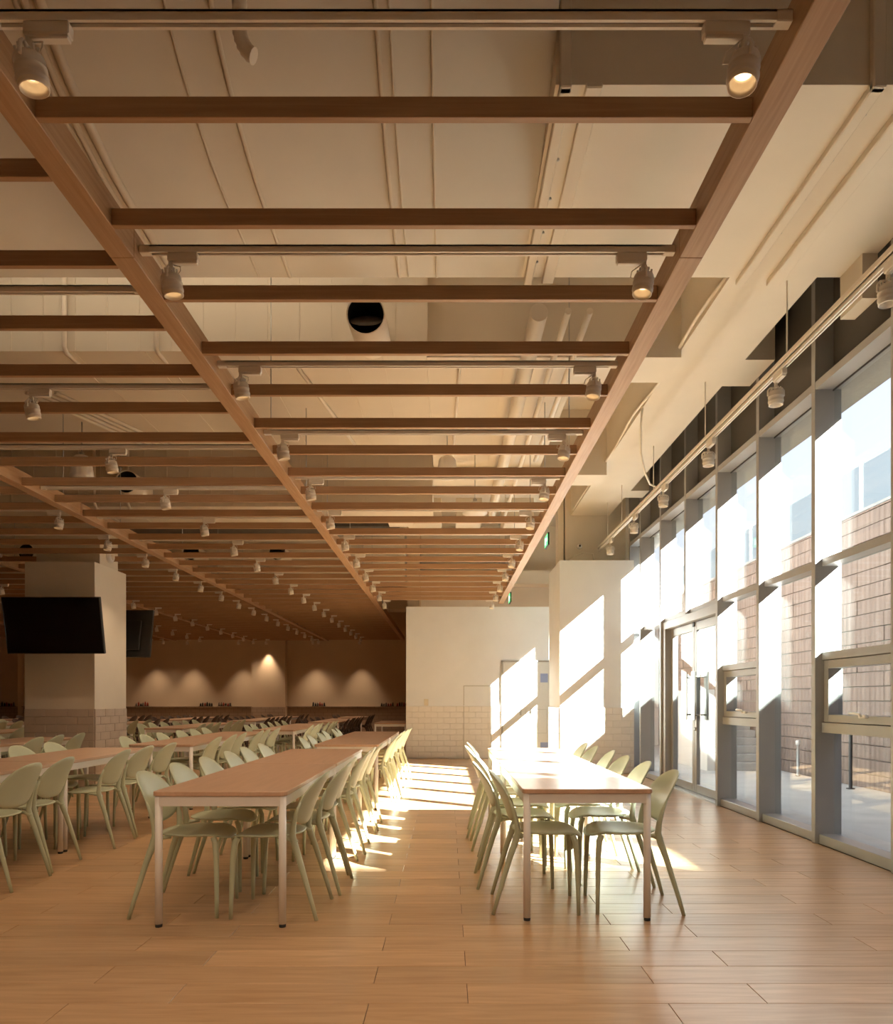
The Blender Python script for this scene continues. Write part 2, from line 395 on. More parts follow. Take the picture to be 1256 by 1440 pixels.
# door_2: pale double service door in the partition
d2 = empty('door_2', (1.155, 15.82, 0), kind='structure')
box('door_frame', M['frame_grey'], (0, 0.035, -0.03, 0.02, 0, 2.10), d2)
box('door_frame', M['frame_grey'], (0, 1.06, -0.03, 0.02, 2.065, 2.10), d2)
box('door_frame', M['frame_grey'], (1.025, 1.06, -0.03, 0.02, 0, 2.065), d2)
for i, (a, b) in enumerate(((0.038, 0.522), (0.535, 1.022))):
    lf = box('door_leaf', M['doorpaint'], (a, b, -0.022, 0.012, 0.006, 2.06), d2, bev=0.003)
    hx = b - 0.11 if i == 0 else a + 0.10
    mb = MB(); mb.box(hx - 0.02, hx + 0.02, -0.03, -0.021, 0.93, 1.07, bev=0.003); mb.tube([(hx, -0.03, 1.02), (hx, -0.06, 1.02), (hx + (0.09 if i else -0.09), -0.06, 1.02)], 0.009, 8)
    mb.build('door_handle', M['steel'], lf)
    if i:
        for z in (1.72, 0.25):
            box('blue_plate', M['blue'], (a + 0.30, a + 0.46, -0.0255, -0.0215, z - 0.09, z + 0.10), lf, label='blue and pale door plate')
        mb = MB()
        for e in ((a + .17, a + .175, .55, 1.05), (a + .17, a + .44, .545, .55), (a + .17, a + .44, 1.05, 1.055), (a + .435, a + .44, .55, 1.05)):
            mb.box(e[0], e[1], -0.024, -0.0215, e[2], e[3])
        mb.build('vent_outline', M['frame_grey'], lf)

# ------------------------------------------------------------------ pillars
def pillar(x0, x1, y0, y1, ztop, mt, mg, sx0, sx1, sy0, sy1, mp='paint'):
    p = box('pillar', M[mp], (x0, x1, y0, y1, 0, ztop), kind='structure')
    box('shaft', M['ceil'], (sx0, sx1, sy0, sy1, ztop, ZC), p)
    box('grout_bed', M[mg], (x0 - 0.006, x1 + 0.006, y0 - 0.006, y1 + 0.006, 0, ZT), p)
    w = x1 - x0
    tiles(p, M[mt], w, ZT, 0.30, 0.112, (x0, y0 - 0.005, ZT), (1, 0, 0), (0, -1, 0))
    return p
p1 = pillar(-5.94, -4.96, 10.4, 11.42, 3.19, 'tilegrey', 'groutdark', -5.9, -4.99, 10.62, 11.2, 'warmlitpaint')
tiles(p1, M['tilegrey'], 1.02, ZT, 0.30, 0.112, (-4.955, 10.4, ZT), (0, 1, 0), (1, 0, 0))
p2 = pillar(1.91, 3.168, 12.55, 13.85, 3.62, 'tile', 'grout', 2.10, 3.17, 13.15, 13.8)
tiles(p2, M['tile'], 1.3, ZT, 0.30, 0.112, (1.905, 12.55, ZT), (0, 1, 0), (-1, 0, 0))
box('pipe_chase', M['ceil'], (1.98, 2.08, 13.2, 13.5, 3.62, ZC), p2)

# ------------------------------------------------------------------ downstand beams, soffit and bulkhead overhead
def beam(e, m='ceil', **kw): return box('ceiling_beam', M[m], e, kind='structure', **kw)
ZS = 4.53
# wide soffit box: square edge towards the windows, rounded nose over the aisle
b1 = beam((0.58, 3.175, 3.96, 5.76, ZS, ZC))
mb = MB(); prof = []
for i in range(15):
    a = PI / 2 * i / 14
    prof.append((3.55 + 1.5 * (1 - math.cos(a)), ZC - (ZC - ZS) * math.sin(a)))
prof = prof + [(5.76, ZS), (5.76, ZC)]
n = len(prof); xs = (-17.0, 0.58)
vsx = [(x, y, z) for x in xs for (y, z) in prof]
fs = [(i, i + n, i + 1 + n, i + 1) for i in range(n - 1)] + [list(range(n)), list(range(n, 2 * n))[::-1], (n - 1, 2 * n - 1, n, 0)]
mb.add(vsx, fs, False)
o = mb.build('ceiling_beam', M['ceil'], kind='structure')
for f in o.data.polygons: f.use_smooth = len(f.vertices) == 4
def nose(x):  # points of the rounded profile, for strips that follow it
    return [(x, y - 0.004, z - 0.004) for (y, z) in prof[2:15]] + [(x, 5.74, ZS - 0.006)]
for x, r in ((-2.10, 0.030), (-2.18, 0.020), (-2.23, 0.014), (-1.22, 0.014), (-1.46, 0.008), (-0.37, 0.014), (-0.30, 0.008), (-0.08, 0.009)):
    MB().tube(nose(x), r, 6).build('surface_strip', M['ceil'], o)
mb = MB()
for x in (-0.08, -1.46, 0.28):
    pass
mb.tube([(-1.5, 5.08, ZS - .002), (-0.1, 5.08, ZS - .002)], 0.006, 5); mb.tube([(-0.06, 5.05, ZS - .002), (0.56, 5.05, ZS - .002)], 0.006, 5)
mb.build('panel_seam', M['ceil'], o)
for (a, b, d) in ((0.60, 0.66, 0.05), (0.74, 0.83, 0.03), (2.26, 2.33, 0.045), (2.50, 2.60, 0.05)):
    s = box('channel', M['ceil'], (a, b, 3.97 - d, 5.80, ZS - d, ZS), b1, bev=0.006)
    box('channel_riser', M['ceil'], (a, b, 3.96 - d, 3.96, ZS - d, ZC), b1, bev=0.006) if a > 1 or a < 0.7 else None
mb = MB()
for y in (4.15, 4.5, 4.85, 5.2, 5.55):
    for x in (2.345, 0.675):
        mb.lathe([(0.009, 0), (0.009, -0.012), (0.004, -0.014)], 8, Matrix.Translation((x, y, ZS)), capt=True)
mb.build('bolts', M['steel'], b1, kind='stuff')
# bulkhead along the windows
bk = beam((2.2, 2.88, 5.76, 13.15, ZS, ZC))
box('cross_block', M['ceil'], (2.88, 3.17, 7.15, 7.75, ZS, ZC), bk)
box('cross_block', M['ceil'], (2.88, 3.17, 11.6, 12.0, ZS, ZC), bk)
box('end_block', M['ceil'], (3.06, 3.174, 5.45, 5.758, 4.2, ZS), b1)
# second and third downstands across the hall
beam((-17, -0.19, 6.7, 9.2, 4.40, ZC)); beam((-0.19, 1.28, 6.95, 10.2, 4.46, ZC)); beam((1.28, 2.2, 6.95, 7.5, 4.46, ZC))
b3 = beam((-17, -0.2, 10.0, 10.9, 3.86, ZC))
beam((-17, -0.9, 15.6, 16.4, 3.8, ZC)); beam((-17, -0.9, 20.6, 21.4, 3.8, ZC))
beam((-0.2, 2.2, 10.2, 10.7, 4.35, ZC))
# seams of the metal deck panels on the downstand faces
mb = MB()
for i in range(30):
    x = -8.6 + i * 0.29; mb.box(x, x + 0.012, 6.692, 6.7, 4.41, ZC - 0.01)
mb.build('deck_seams', M['ceil'], b3, kind='stuff')
mb = MB()
for i in range(30):
    x = -9.2 + i * 0.30; mb.box(x, x + 0.014, 9.99, 10.0, 3.88, ZC - 0.01)
mb.build('deck_seams', M['ceil'], b3, kind='stuff')

mb = MB()
for x in (-3.4, -2.75, -2.1, -1.75, -0.95, -0.6): mb.box(x, x + 0.012, 6.72, 9.18, 4.394, 4.40)
for x in (0.25, 0.55): mb.box(x, x + 0.010, 6.97, 10.18, 4.455, 4.46)
mb.build('panel_seams', M['ceil'], b3, kind='stuff')

# ------------------------------------------------------------------ curtain wall
def bay(idx, ya, yb, low='plain', far=True, nearfin=False):
    """bay between the far face of the fin at ya and the near face of the fin at yb"""
    w = empty('window_%d' % idx, (0, ya, 0), kind='structure')
    L = yb - ya
    def B(nm, e, m='alu', bev=0.0, par=None, **k): return box(nm, M[m], e, par or w, bev=bev, **k)
    if far: B('mullion', (XI, XO + 0.06, L, L + FT, 0, ZC), bev=0.003)
    if nearfin: B('mullion', (XI, XO + 0.06, -FT, 0, 0, ZC), bev=0.003)
    B('header', (XI + 0.004, XO + 0.05, 0, L, 3.92, 3.985))
    B('spandrel', (XO - 0.01, XO + 0.03, 0, L, 3.985, ZC), 'spandrel')
    B('transom', (XI + 0.06, XO + 0.04, 0, L, 2.395, 2.46))
    for f in (('pane', (XG, XG + 0.012, 0.012, L - 0.012, 2.47, 3.915)),):
        B(f[0], f[1], 'glass')
    B('gasket', (XG - 0.006, XG, 0, L, 3.905, 3.92), 'gasket')
    if low == 'door': return w
    B('sill', (XI + 0.035, XO + 0.05, 0, L, 0, 0.085), bev=0.004)
    if low == 'plain':
        B('pane', (XG, XG + 0.012, 0.012, L - 0.012, 0.09, 2.39), 'glass')
    else:
        B('pane', (XG, XG + 0.012, 0.012, L - 0.012, 1.655, 2.39), 'glass')
        B('pane', (XG, XG + 0.012, 0.012, L - 0.012, 0.09, 0.955), 'glass')
        B('rail', (XI + 0.06, XO + 0.04, 0, L, 1.585, 1.65)); B('rail', (XI + 0.06, XO + 0.04, 0, L, 0.96, 1.045))
        s = empty('opening_sash', (0, 0, 0)); s.parent = w
        x0, x1 = XI + 0.075, XO + 0.03
        B('stile', (x0, x1, 0.0, 0.075, 1.05, 1.58), par=s, bev=0.003); B('stile', (x0, x1, L - 0.075, L, 1.05, 1.58), par=s, bev=0.003)
        B('sash_rail', (x0, x1, 0.075, L - 0.075, 1.05, 1.115), par=s, bev=0.003); B('sash_rail', (x0, x1, 0.075, L - 0.075, 1.51, 1.58), par=s, bev=0.003)
        B('sash_glass', (XG, XG + 0.012, 0.078, L - 0.078, 1.118, 1.507), 'glass', par=s)
        mb = MB(); yy = L * 0.42
        mb.box(x0 - 0.03, x0, yy - 0.05, yy + 0.05, 1.095, 1.125, bev=0.006); mb.tube([(x0 - 0.03, yy, 1.11), (x0 - 0.045, yy, 1.13), (x0 - 0.05, yy + 0.13, 1.135)], 0.011, 8)
        mb.build('window_handle', M['white'], s)
    return w
ys = [FY0 + FP * k for k in range(-1, 7)]     # near faces of fins: 4.077 5.23 6.383 7.536 8.689 9.842 10.995 12.148
n = 1
bay(n, ys[0] + FT, ys[1], 'plain'); n += 1
bay(n, ys[1] + FT, ys[2], 'sash'); n += 1
bay(n, ys[2] + FT, ys[3], 'plain'); n += 1
bay(n, ys[3] + FT, ys[4], 'sash'); n += 1
w5 = bay(n, ys[4] + FT, ys[5], 'door', far=False); n += 1
w6 = bay(n, ys[5] + FT, ys[6], 'door'); n += 1
box('mullion', M['alu'], (XI, XO + 0.06, -FT, 0, 2.395, ZC), w6, bev=0.003)
bay(n, ys[6] + FT, ys[7], 'plain'); n += 1
w8 = bay(n, ys[7] + FT, 12.86, 'plain'); n += 1
box('wall_side', M['paint'], (3.17, 3.5, 12.93, 13.88, 0, ZC), kind='structure')
bay(n, 13.88 + FT, 14.84, 'plain', nearfin=True); n += 1
bay(n, 14.84 + FT, 15.76, 'plain'); n += 1
box('wall_side', M['paint'], (3.17, 3.5, 15.83, 17.3, 0, ZC), kind='structure')
for k in range(3, 5):   # windows beside and behind the camera
    a = ys[0] - (5 - k) * FP
    bay(n, a + FT, a + FP, 'plain', nearfin=(k == 3)); n += 1
box('wall_right', M['paint'], (3.175, 3.5, YN, ys[0] - 2 * FP, 0, ZC), kind='structure')

# door_1: glazed double door
ya, yb = ys[4] + FT, ys[6]
d1 = empty('door_1', (0, ya, 0), kind='structure'); L = yb - ya; mid = L / 2
box('door_head', M['alu'], (XI + 0.03, XO + 0.05, 0, L, 2.285, 2.393), d1, bev=0.004)
box('door_jamb', M['alu'], (XI + 0.03, XO + 0.05, 0, 0.06, 0, 2.285), d1, bev=0.004)
box('door_jamb', M['alu'], (XI + 0.03, XO + 0.05, L - 0.12, L, 0, 2.285), d1, bev=0.004)
box('threshold', M['steel'], (XI + 0.02, XO + 0.08, 0.06, L - 0.12, 0, 0.02), d1)
mb = MB().box(XI + 0.10, XI + 0.14, mid - 0.06, mid + 0.01, 2.22, 2.283, bev=0.004); mb.build('door_closer', M['casing'], d1)
for i, (a, b) in enumerate(((0.063, mid - 0.033), (mid - 0.027, L - 0.123))):
    lf = empty('door_leaf'); lf.parent = d1
    x0, x1 = XI + 0.115, XI + 0.165
    st = 0.085
    box('stile', M['alu'], (x0, x1, a, a + st, 0.022, 2.28), lf, bev=0.004); box('stile', M['alu'], (x0, x1, b - st, b, 0.022, 2.28), lf, bev=0.004)
    box('rail', M['alu'], (x0, x1, a + st, b - st, 0.022, 0.13), lf, bev=0.004); box('rail', M['alu'], (x0, x1, a + st, b - st, 2.17, 2.28), lf, bev=0.004)
    box('pane', M['glass'], (x0 + 0.02, x0 + 0.032, a + st, b - st, 0.13, 2.17), lf)
    hy = (b - st - 0.075) if i == 0 else (a + st + 0.075)
    mb = MB(); mb.box(x0 - 0.075, x0 - 0.062, hy - 0.07, hy + 0.07, 0.98, 1.62, bev=0.003)
    for z in (1.05, 1.55): mb.tube([(x0 - 0.065, hy, z), (x0 + 0.02, hy, z)], 0.012, 8)
    mb.box(x0 + 0.095, x0 + 0.107, hy - 0.07, hy + 0.07, 0.98, 1.62, bev=0.003)
    for z in (1.05, 1.55): mb.tube([(x0 + 0.032, hy, z), (x0 + 0.10, hy, z)], 0.012, 8)
    mb.build('door_handle', M['steel'], lf)
    if i == 0:
        mb = MB(); mb.lathe([(0.022, 0), (0.022, 0.012), (0.012, 0.014)], 14, Matrix.Translation((x0, b - 0.04, 0.86)) @ Matrix.Rotation(-PI / 2, 4, 'Y'), capt=True)
        mb.build('lock', M['steel'], lf)

# ------------------------------------------------------------------ outside
box('ground', M['pave'], (3.45, 60, -60, 90, -0.6, -0.27), kind='structure')
box('ground', M['pave'], (-60, 3.45, -60, YN - 0.2, -0.6, -0.27), kind='structure')
box('threshold_step', M['concrete'], (3.452, 3.95, -7, 17, -0.27, -0.03), kind='structure')
cn = box('canopy', M['soffit'], (3.42, 3.81, -7.0, 17.0, 4.01, 4.30), label='grey canopy edge running along the outside of the window wall', category='canopy')
tw = empty('shading_block', (3.6, -8.2, -0.27), label='tall pale unseen block behind the camera, added to shade the hall front', category='building')  # unseen block added to keep the sun off the near floor
box('wall', M['render'], (0, 40, -12, 0, 0, 15.6), tw)
for k in range(6):
    for q in range(3): box('window', M['gasket'], (1.5 + k * 2.5, 2.9 + k * 2.5, -0.01, 0.03, 1.2 + q * 4.5, 3.4 + q * 4.5), tw)
XB = 7.23; ZB = 4.57
nb = empty('neighbour_building', (XB, 0, -0.27), label='terracotta-panelled building with a glass-railed roof terrace outside the windows', category='building')
box('core', M['concrete'], (0.02, 9, -8.0, 45, 0, ZB + 0.27 - 0.05), nb)
box('parapet_cap', M['alu'], (-0.03, 0.35, -8.0, 45, ZB + 0.22, ZB + 0.27), nb)
CH_, CW_ = 0.25, 0.80
cache = {}
rest = MB(); rnd = random.Random(11)
rows = int((ZB + 0.22) / CH_) + 1
for r in range(rows):
    z0 = r * CH_; z1 = min(z0 + CH_, ZB + 0.22)
    y = 10.6 - 22 * CW_
    while y < 44:
        d = rnd.choice((0.018, 0.022, 0.026, 0.030))
        e = (-d, 0.02, 0.0015, CW_ - 0.0015, 0.006, z1 - z0 - 0.006)
        if 10.4 < y < 22.2:
            key = (d, round(z1 - z0, 3))
            if key not in cache: cache[key] = MB().box(*e, bev=0.004).mesh('panel', M['panel_out'])
            inst('panel', cache[key], nb, loc=(0, y, z0))
        else: rest.box(e[0], e[1], y + e[2], y + e[3], z0 + e[4], z0 + e[5])
        y += CW_
rest.build('panels', M['panel_out'], nb, kind='stuff')
bl = empty('glass_balustrade'); bl.parent = nb
for k in range(24):
    y = -6 + k * 1.6
    box('balustrade_pane', M['rail_glass'], (0.15, 0.165, y + 0.02, y + 1.58, ZB + 0.27, ZB + 1.15), bl)
    box('balustrade_post', M['white'], (0.13, 0.18, y - 0.015, y + 0.015, ZB + 0.27, ZB + 1.17), bl)
# set-back storey with windows on the terrace
bs = empty('terrace_storey', (3.97, 0, ZB + 0.27)); bs.parent = nb
box('storey_wall', M['render'], (0, 5, 2, 40, -0.05, 1.25), bs)
for k in range(10):
    box('storey_window', M['concrete'], (-0.03, 0.02, 13.0 + k * 2.4, 14.4 + k * 2.4, 0.15, 1.05), bs)
# white end building that closes the yard, with steps up to it
eb = empty('white_end_building', (3.6, 25.0, -0.27), label='sunlit white building closing the far end of the yard', category='building')
box('wall', M['render'], (0, 3.55, 0, 4, 0, 5.2), eb)
for k in range(2):
    f = box('window', M['alu'], (0.7 + k * 1.7, 1.7 + k * 1.7, -0.03, 0.02, 2.9, 4.3), eb)
    box('pane', M['gasket'], (0.78 + k * 1.7, 1.62 + k * 1.7, -0.036, -0.028, 2.98, 4.22), f)
box('roof_edge', M['concrete'], (-0.1, 3.55, -0.15, 4.1, 5.2, 5.4), eb)
st = empty('yard_steps', (5.75, 16.0, -0.27), label='pale concrete steps rising along the terracotta wall outside', category='steps')
for k in range(9):
    box('step', M['concrete'], (0, 1.42, k * 0.30, 3.3, k * 0.165, (k + 1) * 0.165 - 0.004), st, bev=0.006)
box('side_wall', M['render'], (-0.16, 0, -0.1, 3.3, 0, 1.75), st)
for i, (x, y) in enumerate(((7.02, 14.8), (7.02, 13.45))):
    q = empty('bollard_light', (x, y, -0.27), group='bollard lights outside', category='bollard',
              label=('low bollard light by the terracotta wall, farther from the camera' if i == 0 else 'low bollard light by the terracotta wall, nearer the camera'))
    MB().lathe([(0.05, 0), (0.05, 0.02), (0.028, 0.03), (0.028, 0.62)], 12, capb=True).build('post', M['alu'], q)
    MB().lathe([(0.03, 0.62), (0.045, 0.63), (0.045, 0.70), (0.03, 0.72)], 12, capt=True, capb=True).build('head', M['white'], q)
pl = empty('yard_post', (6.9, 12.65, -0.27), label='slim dark post standing against the terracotta wall outside', category='post')
MB().lathe([(0.07, 0), (0.07, 0.015), (0.03, 0.02), (0.03, 1.25), (0.022, 1.27)], 12, capb=True, capt=True).build('pole', M['casing'], pl)

# ------------------------------------------------------------------ timber ceiling grid
ZG = 3.31
BX = [(1.09, 1.20)] + [(-1.58 - 2.63 * k, -1.47 - 2.63 * k) for k in range(6)]
grid = empty('timber_ceiling_grid', (0, 0, ZG), label='open ceiling grid of oak beams and joists hanging over the tables', category='ceiling grid')
for i, (a, b) in enumerate(BX):
    y1 = 15.78 if i == 0 else 25.6
    cuts = [-2.0, 3.47, 8.27, 13.07, 17.87, 22.67, 40]
    y0 = -2.0 if i < 2 else max(-2.0, -b * 1040 / 660 - 3)
    segs = []
    for c0, c1 in zip(cuts[:-1], cuts[1:]):
        s0, s1 = max(c0, y0), min(c1, y1)
        if s1 - s0 > 0.1: segs.append((s0, s1))
    for s0, s1 in segs:
        MB().box(a, b, s0 + 0.0008, s1 - 0.0008, 0, 0.14, bev=0.0025).build('beam', M['beam'], grid)
JM = {}
def joist(x0, x1, y):
    k = round(x1 - x0, 3)
    if k not in JM: JM[k] = MB().box(0.001, x1 - x0 - 0.001, 0, 0.030, 0.001, 0.076, bev=0.002).mesh('joist', M['joist'])
    inst('joist', JM[k], grid, loc=(x0, y, 0))
JP = 0.598
for i in range(6):
    x1, x0 = BX[i][0], BX[i + 1][1]
    if i == 0: x0 = BX[1][1]
    ph = 2.635 if i % 2 == 0 else 2.935
    yend = 15.75 if i == 0 else 25.5
    k = -3
    while True:
        y = ph + JP * k; k += 1
        if y > yend: break
        if y < 1.3: continue
        if x1 * 1040 / y + 629 < -30: continue
        joist(x0, x1, y)
mb = MB(); RODS = []
for i in range(4):
    for y in (6.4, 8.0, 9.4, 11.6, 13.4, 15.0, 17.5, 19.5):
        if i == 0 and y > 15: continue
        x = (BX[i][0] + BX[i][1]) / 2
        if x * 1040 / y + 629 < -10: continue
        top = ZC - ZG
        MB().tube([(x - 0.09 if i == 0 else x, y, 0.13), (x - 0.09 if i == 0 else x, y, top - 0.02)], 0.005, 6).build('hanger_rod', M['steel'], grid) if not (3.4 < y < 5.8) else None

# ------------------------------------------------------------------ tracks and spotlights
def make_spot(lit):
    t = empty('track_spotlight', category='spotlight')
    mb = MB(); mb.box(-0.02, 0.125, -0.018, 0.018, -0.040, 0.0, bev=0.004); mb.box(0.0, 0.12, -0.014, 0.014, -0.052, -0.038, bev=0.003)
    part('adapter', mb.mesh('adapter', M['lampwhite']), t)
    mb = MB(); mb.box(-0.018, 0.006, -0.008, 0.008, -0.085, -0.036, bev=0.003)
    for s in (-1, 1):
        mb.tube([(-0.006, 0, -0.078), (-0.006, s * 0.042, -0.082), (-0.006, s * 0.054, -0.098), (-0.006, s * 0.054, -0.135)], 0.006, 6)
    part('bracket', mb.mesh('bracket', M['lampwhite']), t)
    R = Matrix.Translation((-0.006, 0, -0.125)) @ Matrix.Rotation(math.radians(6 if lit else 0), 4, 'X') @ Matrix.Rotation(math.radians(-8 if lit else 0), 4, 'Y')
    mb = MB(); mb.lathe([(0.0, 0.024), (0.036, 0.024), (0.045, 0.018), (0.048, 0.008), (0.048, -0.012), (0.0495, -0.013), (0.0495, -0.017), (0.048, -0.018), (0.048, -0.040), (0.0495, -0.042), (0.0495, -0.052), (0.0465, -0.054), (0.0465, -0.060)], 24, R)
    for k in range(10):
        a = 2 * PI * k / 10; c = R @ Vector((0.034 * math.cos(a), 0.034 * math.sin(a), 0.020)); d = R @ Vector((0.034 * math.cos(a), 0.034 * math.sin(a), 0.044))
        mb.tube([c, d], 0.005, 5)
    part('housing', mb.mesh('housing', M['lampwhite']), t)
    mb = MB(); mb.lathe([(0.0465, -0.060), (0.0455, -0.073), (0.042, -0.075), (0.038, -0.056), (0.034, -0.040), (0.029, -0.036), (0.0275, -0.028)], 24, R)
    part('trim_ring', mb.mesh('trim_ring', M['reflector'] if lit else M['lampwhite']), t)
    mb = MB(); mb.lathe([(0.0, -0.027), (0.0285, -0.029)], 24, R)
    part('lens', mb.mesh('lens', M['lens'] if lit else M['lensoff']), t, label='glowing warm lens' if lit else 'unlit dark lens')
    mb = MB(); mb.tube([(0.004, 0.004, -0.052), (0.045, -0.02, -0.072), (0.05, -0.03, -0.098), (0.036, -0.018, -0.105)], 0.0028, 5)
    part('wire', mb.mesh('wire', M['cable']), t)
    return t
SPOT = {True: make_spot(True), False: make_spot(False)}
USED = {True: False, False: False}
def place_spot(x, y, z, rz, lit, label, group):
    if not USED[lit]:
        o = SPOT[lit]; USED[lit] = True; o.location = (x, y, z); o.rotation_euler = (0, 0, rz); o['label'] = label; o['group'] = group
        return o
    return dup(SPOT[lit], (x, y, z), rz, label, group)
def lamp(x, y, z, w, ang, blend=0.7, tilt=(0, 0)):
    l = bpy.data.lights.new('spot_beam', 'SPOT'); l.energy = w; l.color = (1.0, 0.72, 0.47); l.spot_size = ang; l.spot_blend = blend; l.shadow_soft_size = 0.03
    o = bpy.data.objects.new('spot_beam', l); COL.objects.link(o); o.location = (x, y, z); o.rotation_euler = (tilt[0], tilt[1], 0)
    return o
def track(x0, x1, y, z, label):
    t = empty('track_rail', ((x0 + x1) / 2, y, z), label=label, category='light track', group='light tracks between the ceiling beams')
    h = (x1 - x0) / 2
    mb = MB(); mb.box(-h, h, -0.018, -0.008, 0, 0.034); mb.box(-h, h, 0.008, 0.018, 0, 0.034); mb.box(-h, h, -0.018, 0.018, 0.026, 0.034)
    mb.build('channel', M['lampwhite'], t)
    box('slot', M['slot'], (-h + 0.03, h - 0.03, -0.008, 0.008, 0.012, 0.024), t)
    mb = MB(); mb.box(-h - 0.003, -h + 0.05, -0.0185, 0.0185, -0.002, 0.0345, bev=0.003); mb.box(h - 0.05, h + 0.003, -0.0185, 0.0185, -0.002, 0.0345, bev=0.003)
    mb.build('end_caps', M['lampwhite'], t)
BAYN = ['the ceiling bay nearest the windows', 'the second ceiling bay from the windows', 'the third ceiling bay from the windows', 'the fourth ceiling bay from the windows', 'the fifth ceiling bay from the windows', 'the sixth ceiling bay from the windows']
ZTR = 3.365
for i in range(5):
    x1, x0 = BX[i][0] - 0.008, BX[i + 1][1] + 0.008
    ph = 2.335 if i % 2 == 0 else 2.675
    yend = 15.6 if i == 0 else 25.2
    k = -1; cnt = 0
    while True:
        k += 1; y = ph + 2 * JP * k
        if y > yend: break
        if x1 * 1040 / y + 629 < 5: continue
        cnt += 1
        track(x0, x1, y, ZTR, 'white light track, %s from the front in %s' % (ORD[cnt], BAYN[i]))
        if i % 2 == 0:
            spots = [(x0 + 0.15, 0, 'inner end'), (x1 - 0.15, PI, 'window end')]
        else:
            spots = [((x0 + x1) / 2, 0, 'middle')]
        for (x, rz, wh) in spots:
            if x * 1040 / y + 629 < -12: continue
            place_spot(x, y, ZTR, rz, True, 'white spotlight, %s of %s track from front, %s ceiling bay from windows' % (wh, ORD[cnt], ORD[i + 1]), 'lit track spotlights')
            if not (i == 0 and y > 9): lamp(x, y, ZTR - 0.24, 24 if y > 10 else 26, 1.9)
# unseen fill spots added behind the camera, then spotlights of the back wall, with their pools of light
for i, (xa, xb_, ph) in enumerate(((BX[1][1], BX[0][0], 1.139), (BX[1][1], BX[0][0], -0.057), (BX[1][1], BX[0][0], -1.253), (BX[2][1], BX[1][0], 1.479), (BX[2][1], BX[1][0], 0.283), (BX[2][1], BX[1][0], -0.913))):
    track(xa + 0.008, xb_ - 0.008, ph, ZTR, 'white light track added overhead behind the camera, %s of six' % ORD[i + 1])
    for q, x in enumerate((xa + 0.16, xb_ - 0.16)):
        place_spot(x, ph, ZTR, PI * q, True, 'white fill spotlight added overhead behind the camera, %s of twelve' % ORD[2 * i + q + 1], 'lit track spotlights')
        lamp(x, ph, ZTR - 0.24, 23, 1.9, tilt=(0.5, 0))
WT = empty('track_rail', (-6.5, 25.33, ZTR), label='white light track along the far beige wall', category='light track')
box('channel', M['lampwhite'], (-4.6, 4.9, -0.018, 0.018, 0, 0.034), WT)
for i, (x, w) in enumerate(((-10.2, 30), (-8.9, 34), (-7.15, 30), (-6.2, 40), (-4.6, 34), (-3.0, 34))):
    place_spot(x, 25.33, ZTR, 0, True, 'white spotlight washing the far beige wall, %s from left' % ORD[i + 1], 'spotlights washing the far wall')
    lamp(x, 25.42 if x != -6.2 else 25.45, ZTR - 0.28, w * 2.6, 1.15, 0.9, tilt=(0.12, 0))
# suspended track beside the windows
wt = empty('track_rail', (2.67, 8.6, 3.87), label='long suspended light track running parallel to the windows', category='light track')
mb = MB(); mb.box(-0.018, -0.008, -4.6, 4.4, 0, 0.036); mb.box(0.008, 0.018, -4.6, 4.4, 0, 0.036); mb.box(-0.018, 0.018, -4.6, 4.4, 0.026, 0.036)
mb.build('channel', M['lampwhite'], wt)
box('slot', M['slot'], (-0.008, 0.008, -4.57, 4.37, 0.012, 0.024), wt)
box('carrier', M['lampwhite'], (-0.03, 0.03, -4.6, 4.4, 0.036, 0.075), wt, bev=0.004)
for y in (-2.79, -0.95, 0.97, 2.7, 3.7, -4.3):
    MB().tube([(0, y, 0.07), (0, y, ZS - 3.87)], 0.006, 6).build('hanger_rod', M['lampwhite'], wt)
for i, y in enumerate((4.47, 6.0, 7.55, 9.13, 10.56, 12.1)):
    place_spot(2.67, y, 3.87, PI / 2 + PI, False, 'unlit white spotlight, %s from the front on the track beside the windows' % ORD[i + 1], 'unlit spotlights beside the windows').scale = (1.2, 1.2, 1.2)

# ------------------------------------------------------------------ services above the grid
def thing_tube(name, label, cat, pts, r, m, seg=12, group=None):
    o = MB().tube(pts, r, seg).build(name, m, label=label, category=cat)
    if group: o['group'] = group
    return o
thing_tube('ceiling_pipe', 'thick cream pipe running above the grid in the bay nearest the windows', 'pipe', [(0.72, 5.80, 4.28), (0.72, 12.4, 4.28)], 0.072, M['duct'], 16)
thing_tube('ceiling_pipe', 'slim cream pipe beside the thick pipe, on its window side', 'pipe', [(0.95, 5.80, 4.29), (0.95, 12.4, 4.29)], 0.027, M['duct'])
thing_tube('ceiling_pipe', 'slim cream pipe above the grid, closest to the windows', 'pipe', [(1.12, 5.80, 4.29), (1.12, 9.4, 4.29)], 0.027, M['duct'])
thing_tube('conduit', 'thin slanting cream conduit high above the grid over the aisle', 'pipe', [(-1.42, 6.9, 4.375), (-1.12, 9.15, 4.375)], 0.02, M['duct'])
thing_tube('conduit', 'thin straight cream conduit above the grid near bay centre', 'pipe', [(0.12, 7.0, 4.44), (0.06, 10.15, 4.44)], 0.016, M['duct'])
for k, x in enumerate((-2.62, -3.45, -4.3, -4.75)):
    thing_tube('conduit', 'vertical cream conduit on the downstand above the grid, %s from the windows' % ORD[k + 1], 'pipe', [(x, 6.66, 5.2), (x, 6.66, 4.42), (x, 6.7, 4.385), (x, 7.5, 4.385)] if k < 2 else [(x, 9.95, 5.2), (x, 9.95, 3.9), (x, 10.02, 3.835), (x, 10.8, 3.835)], 0.022, M['duct'], 8)
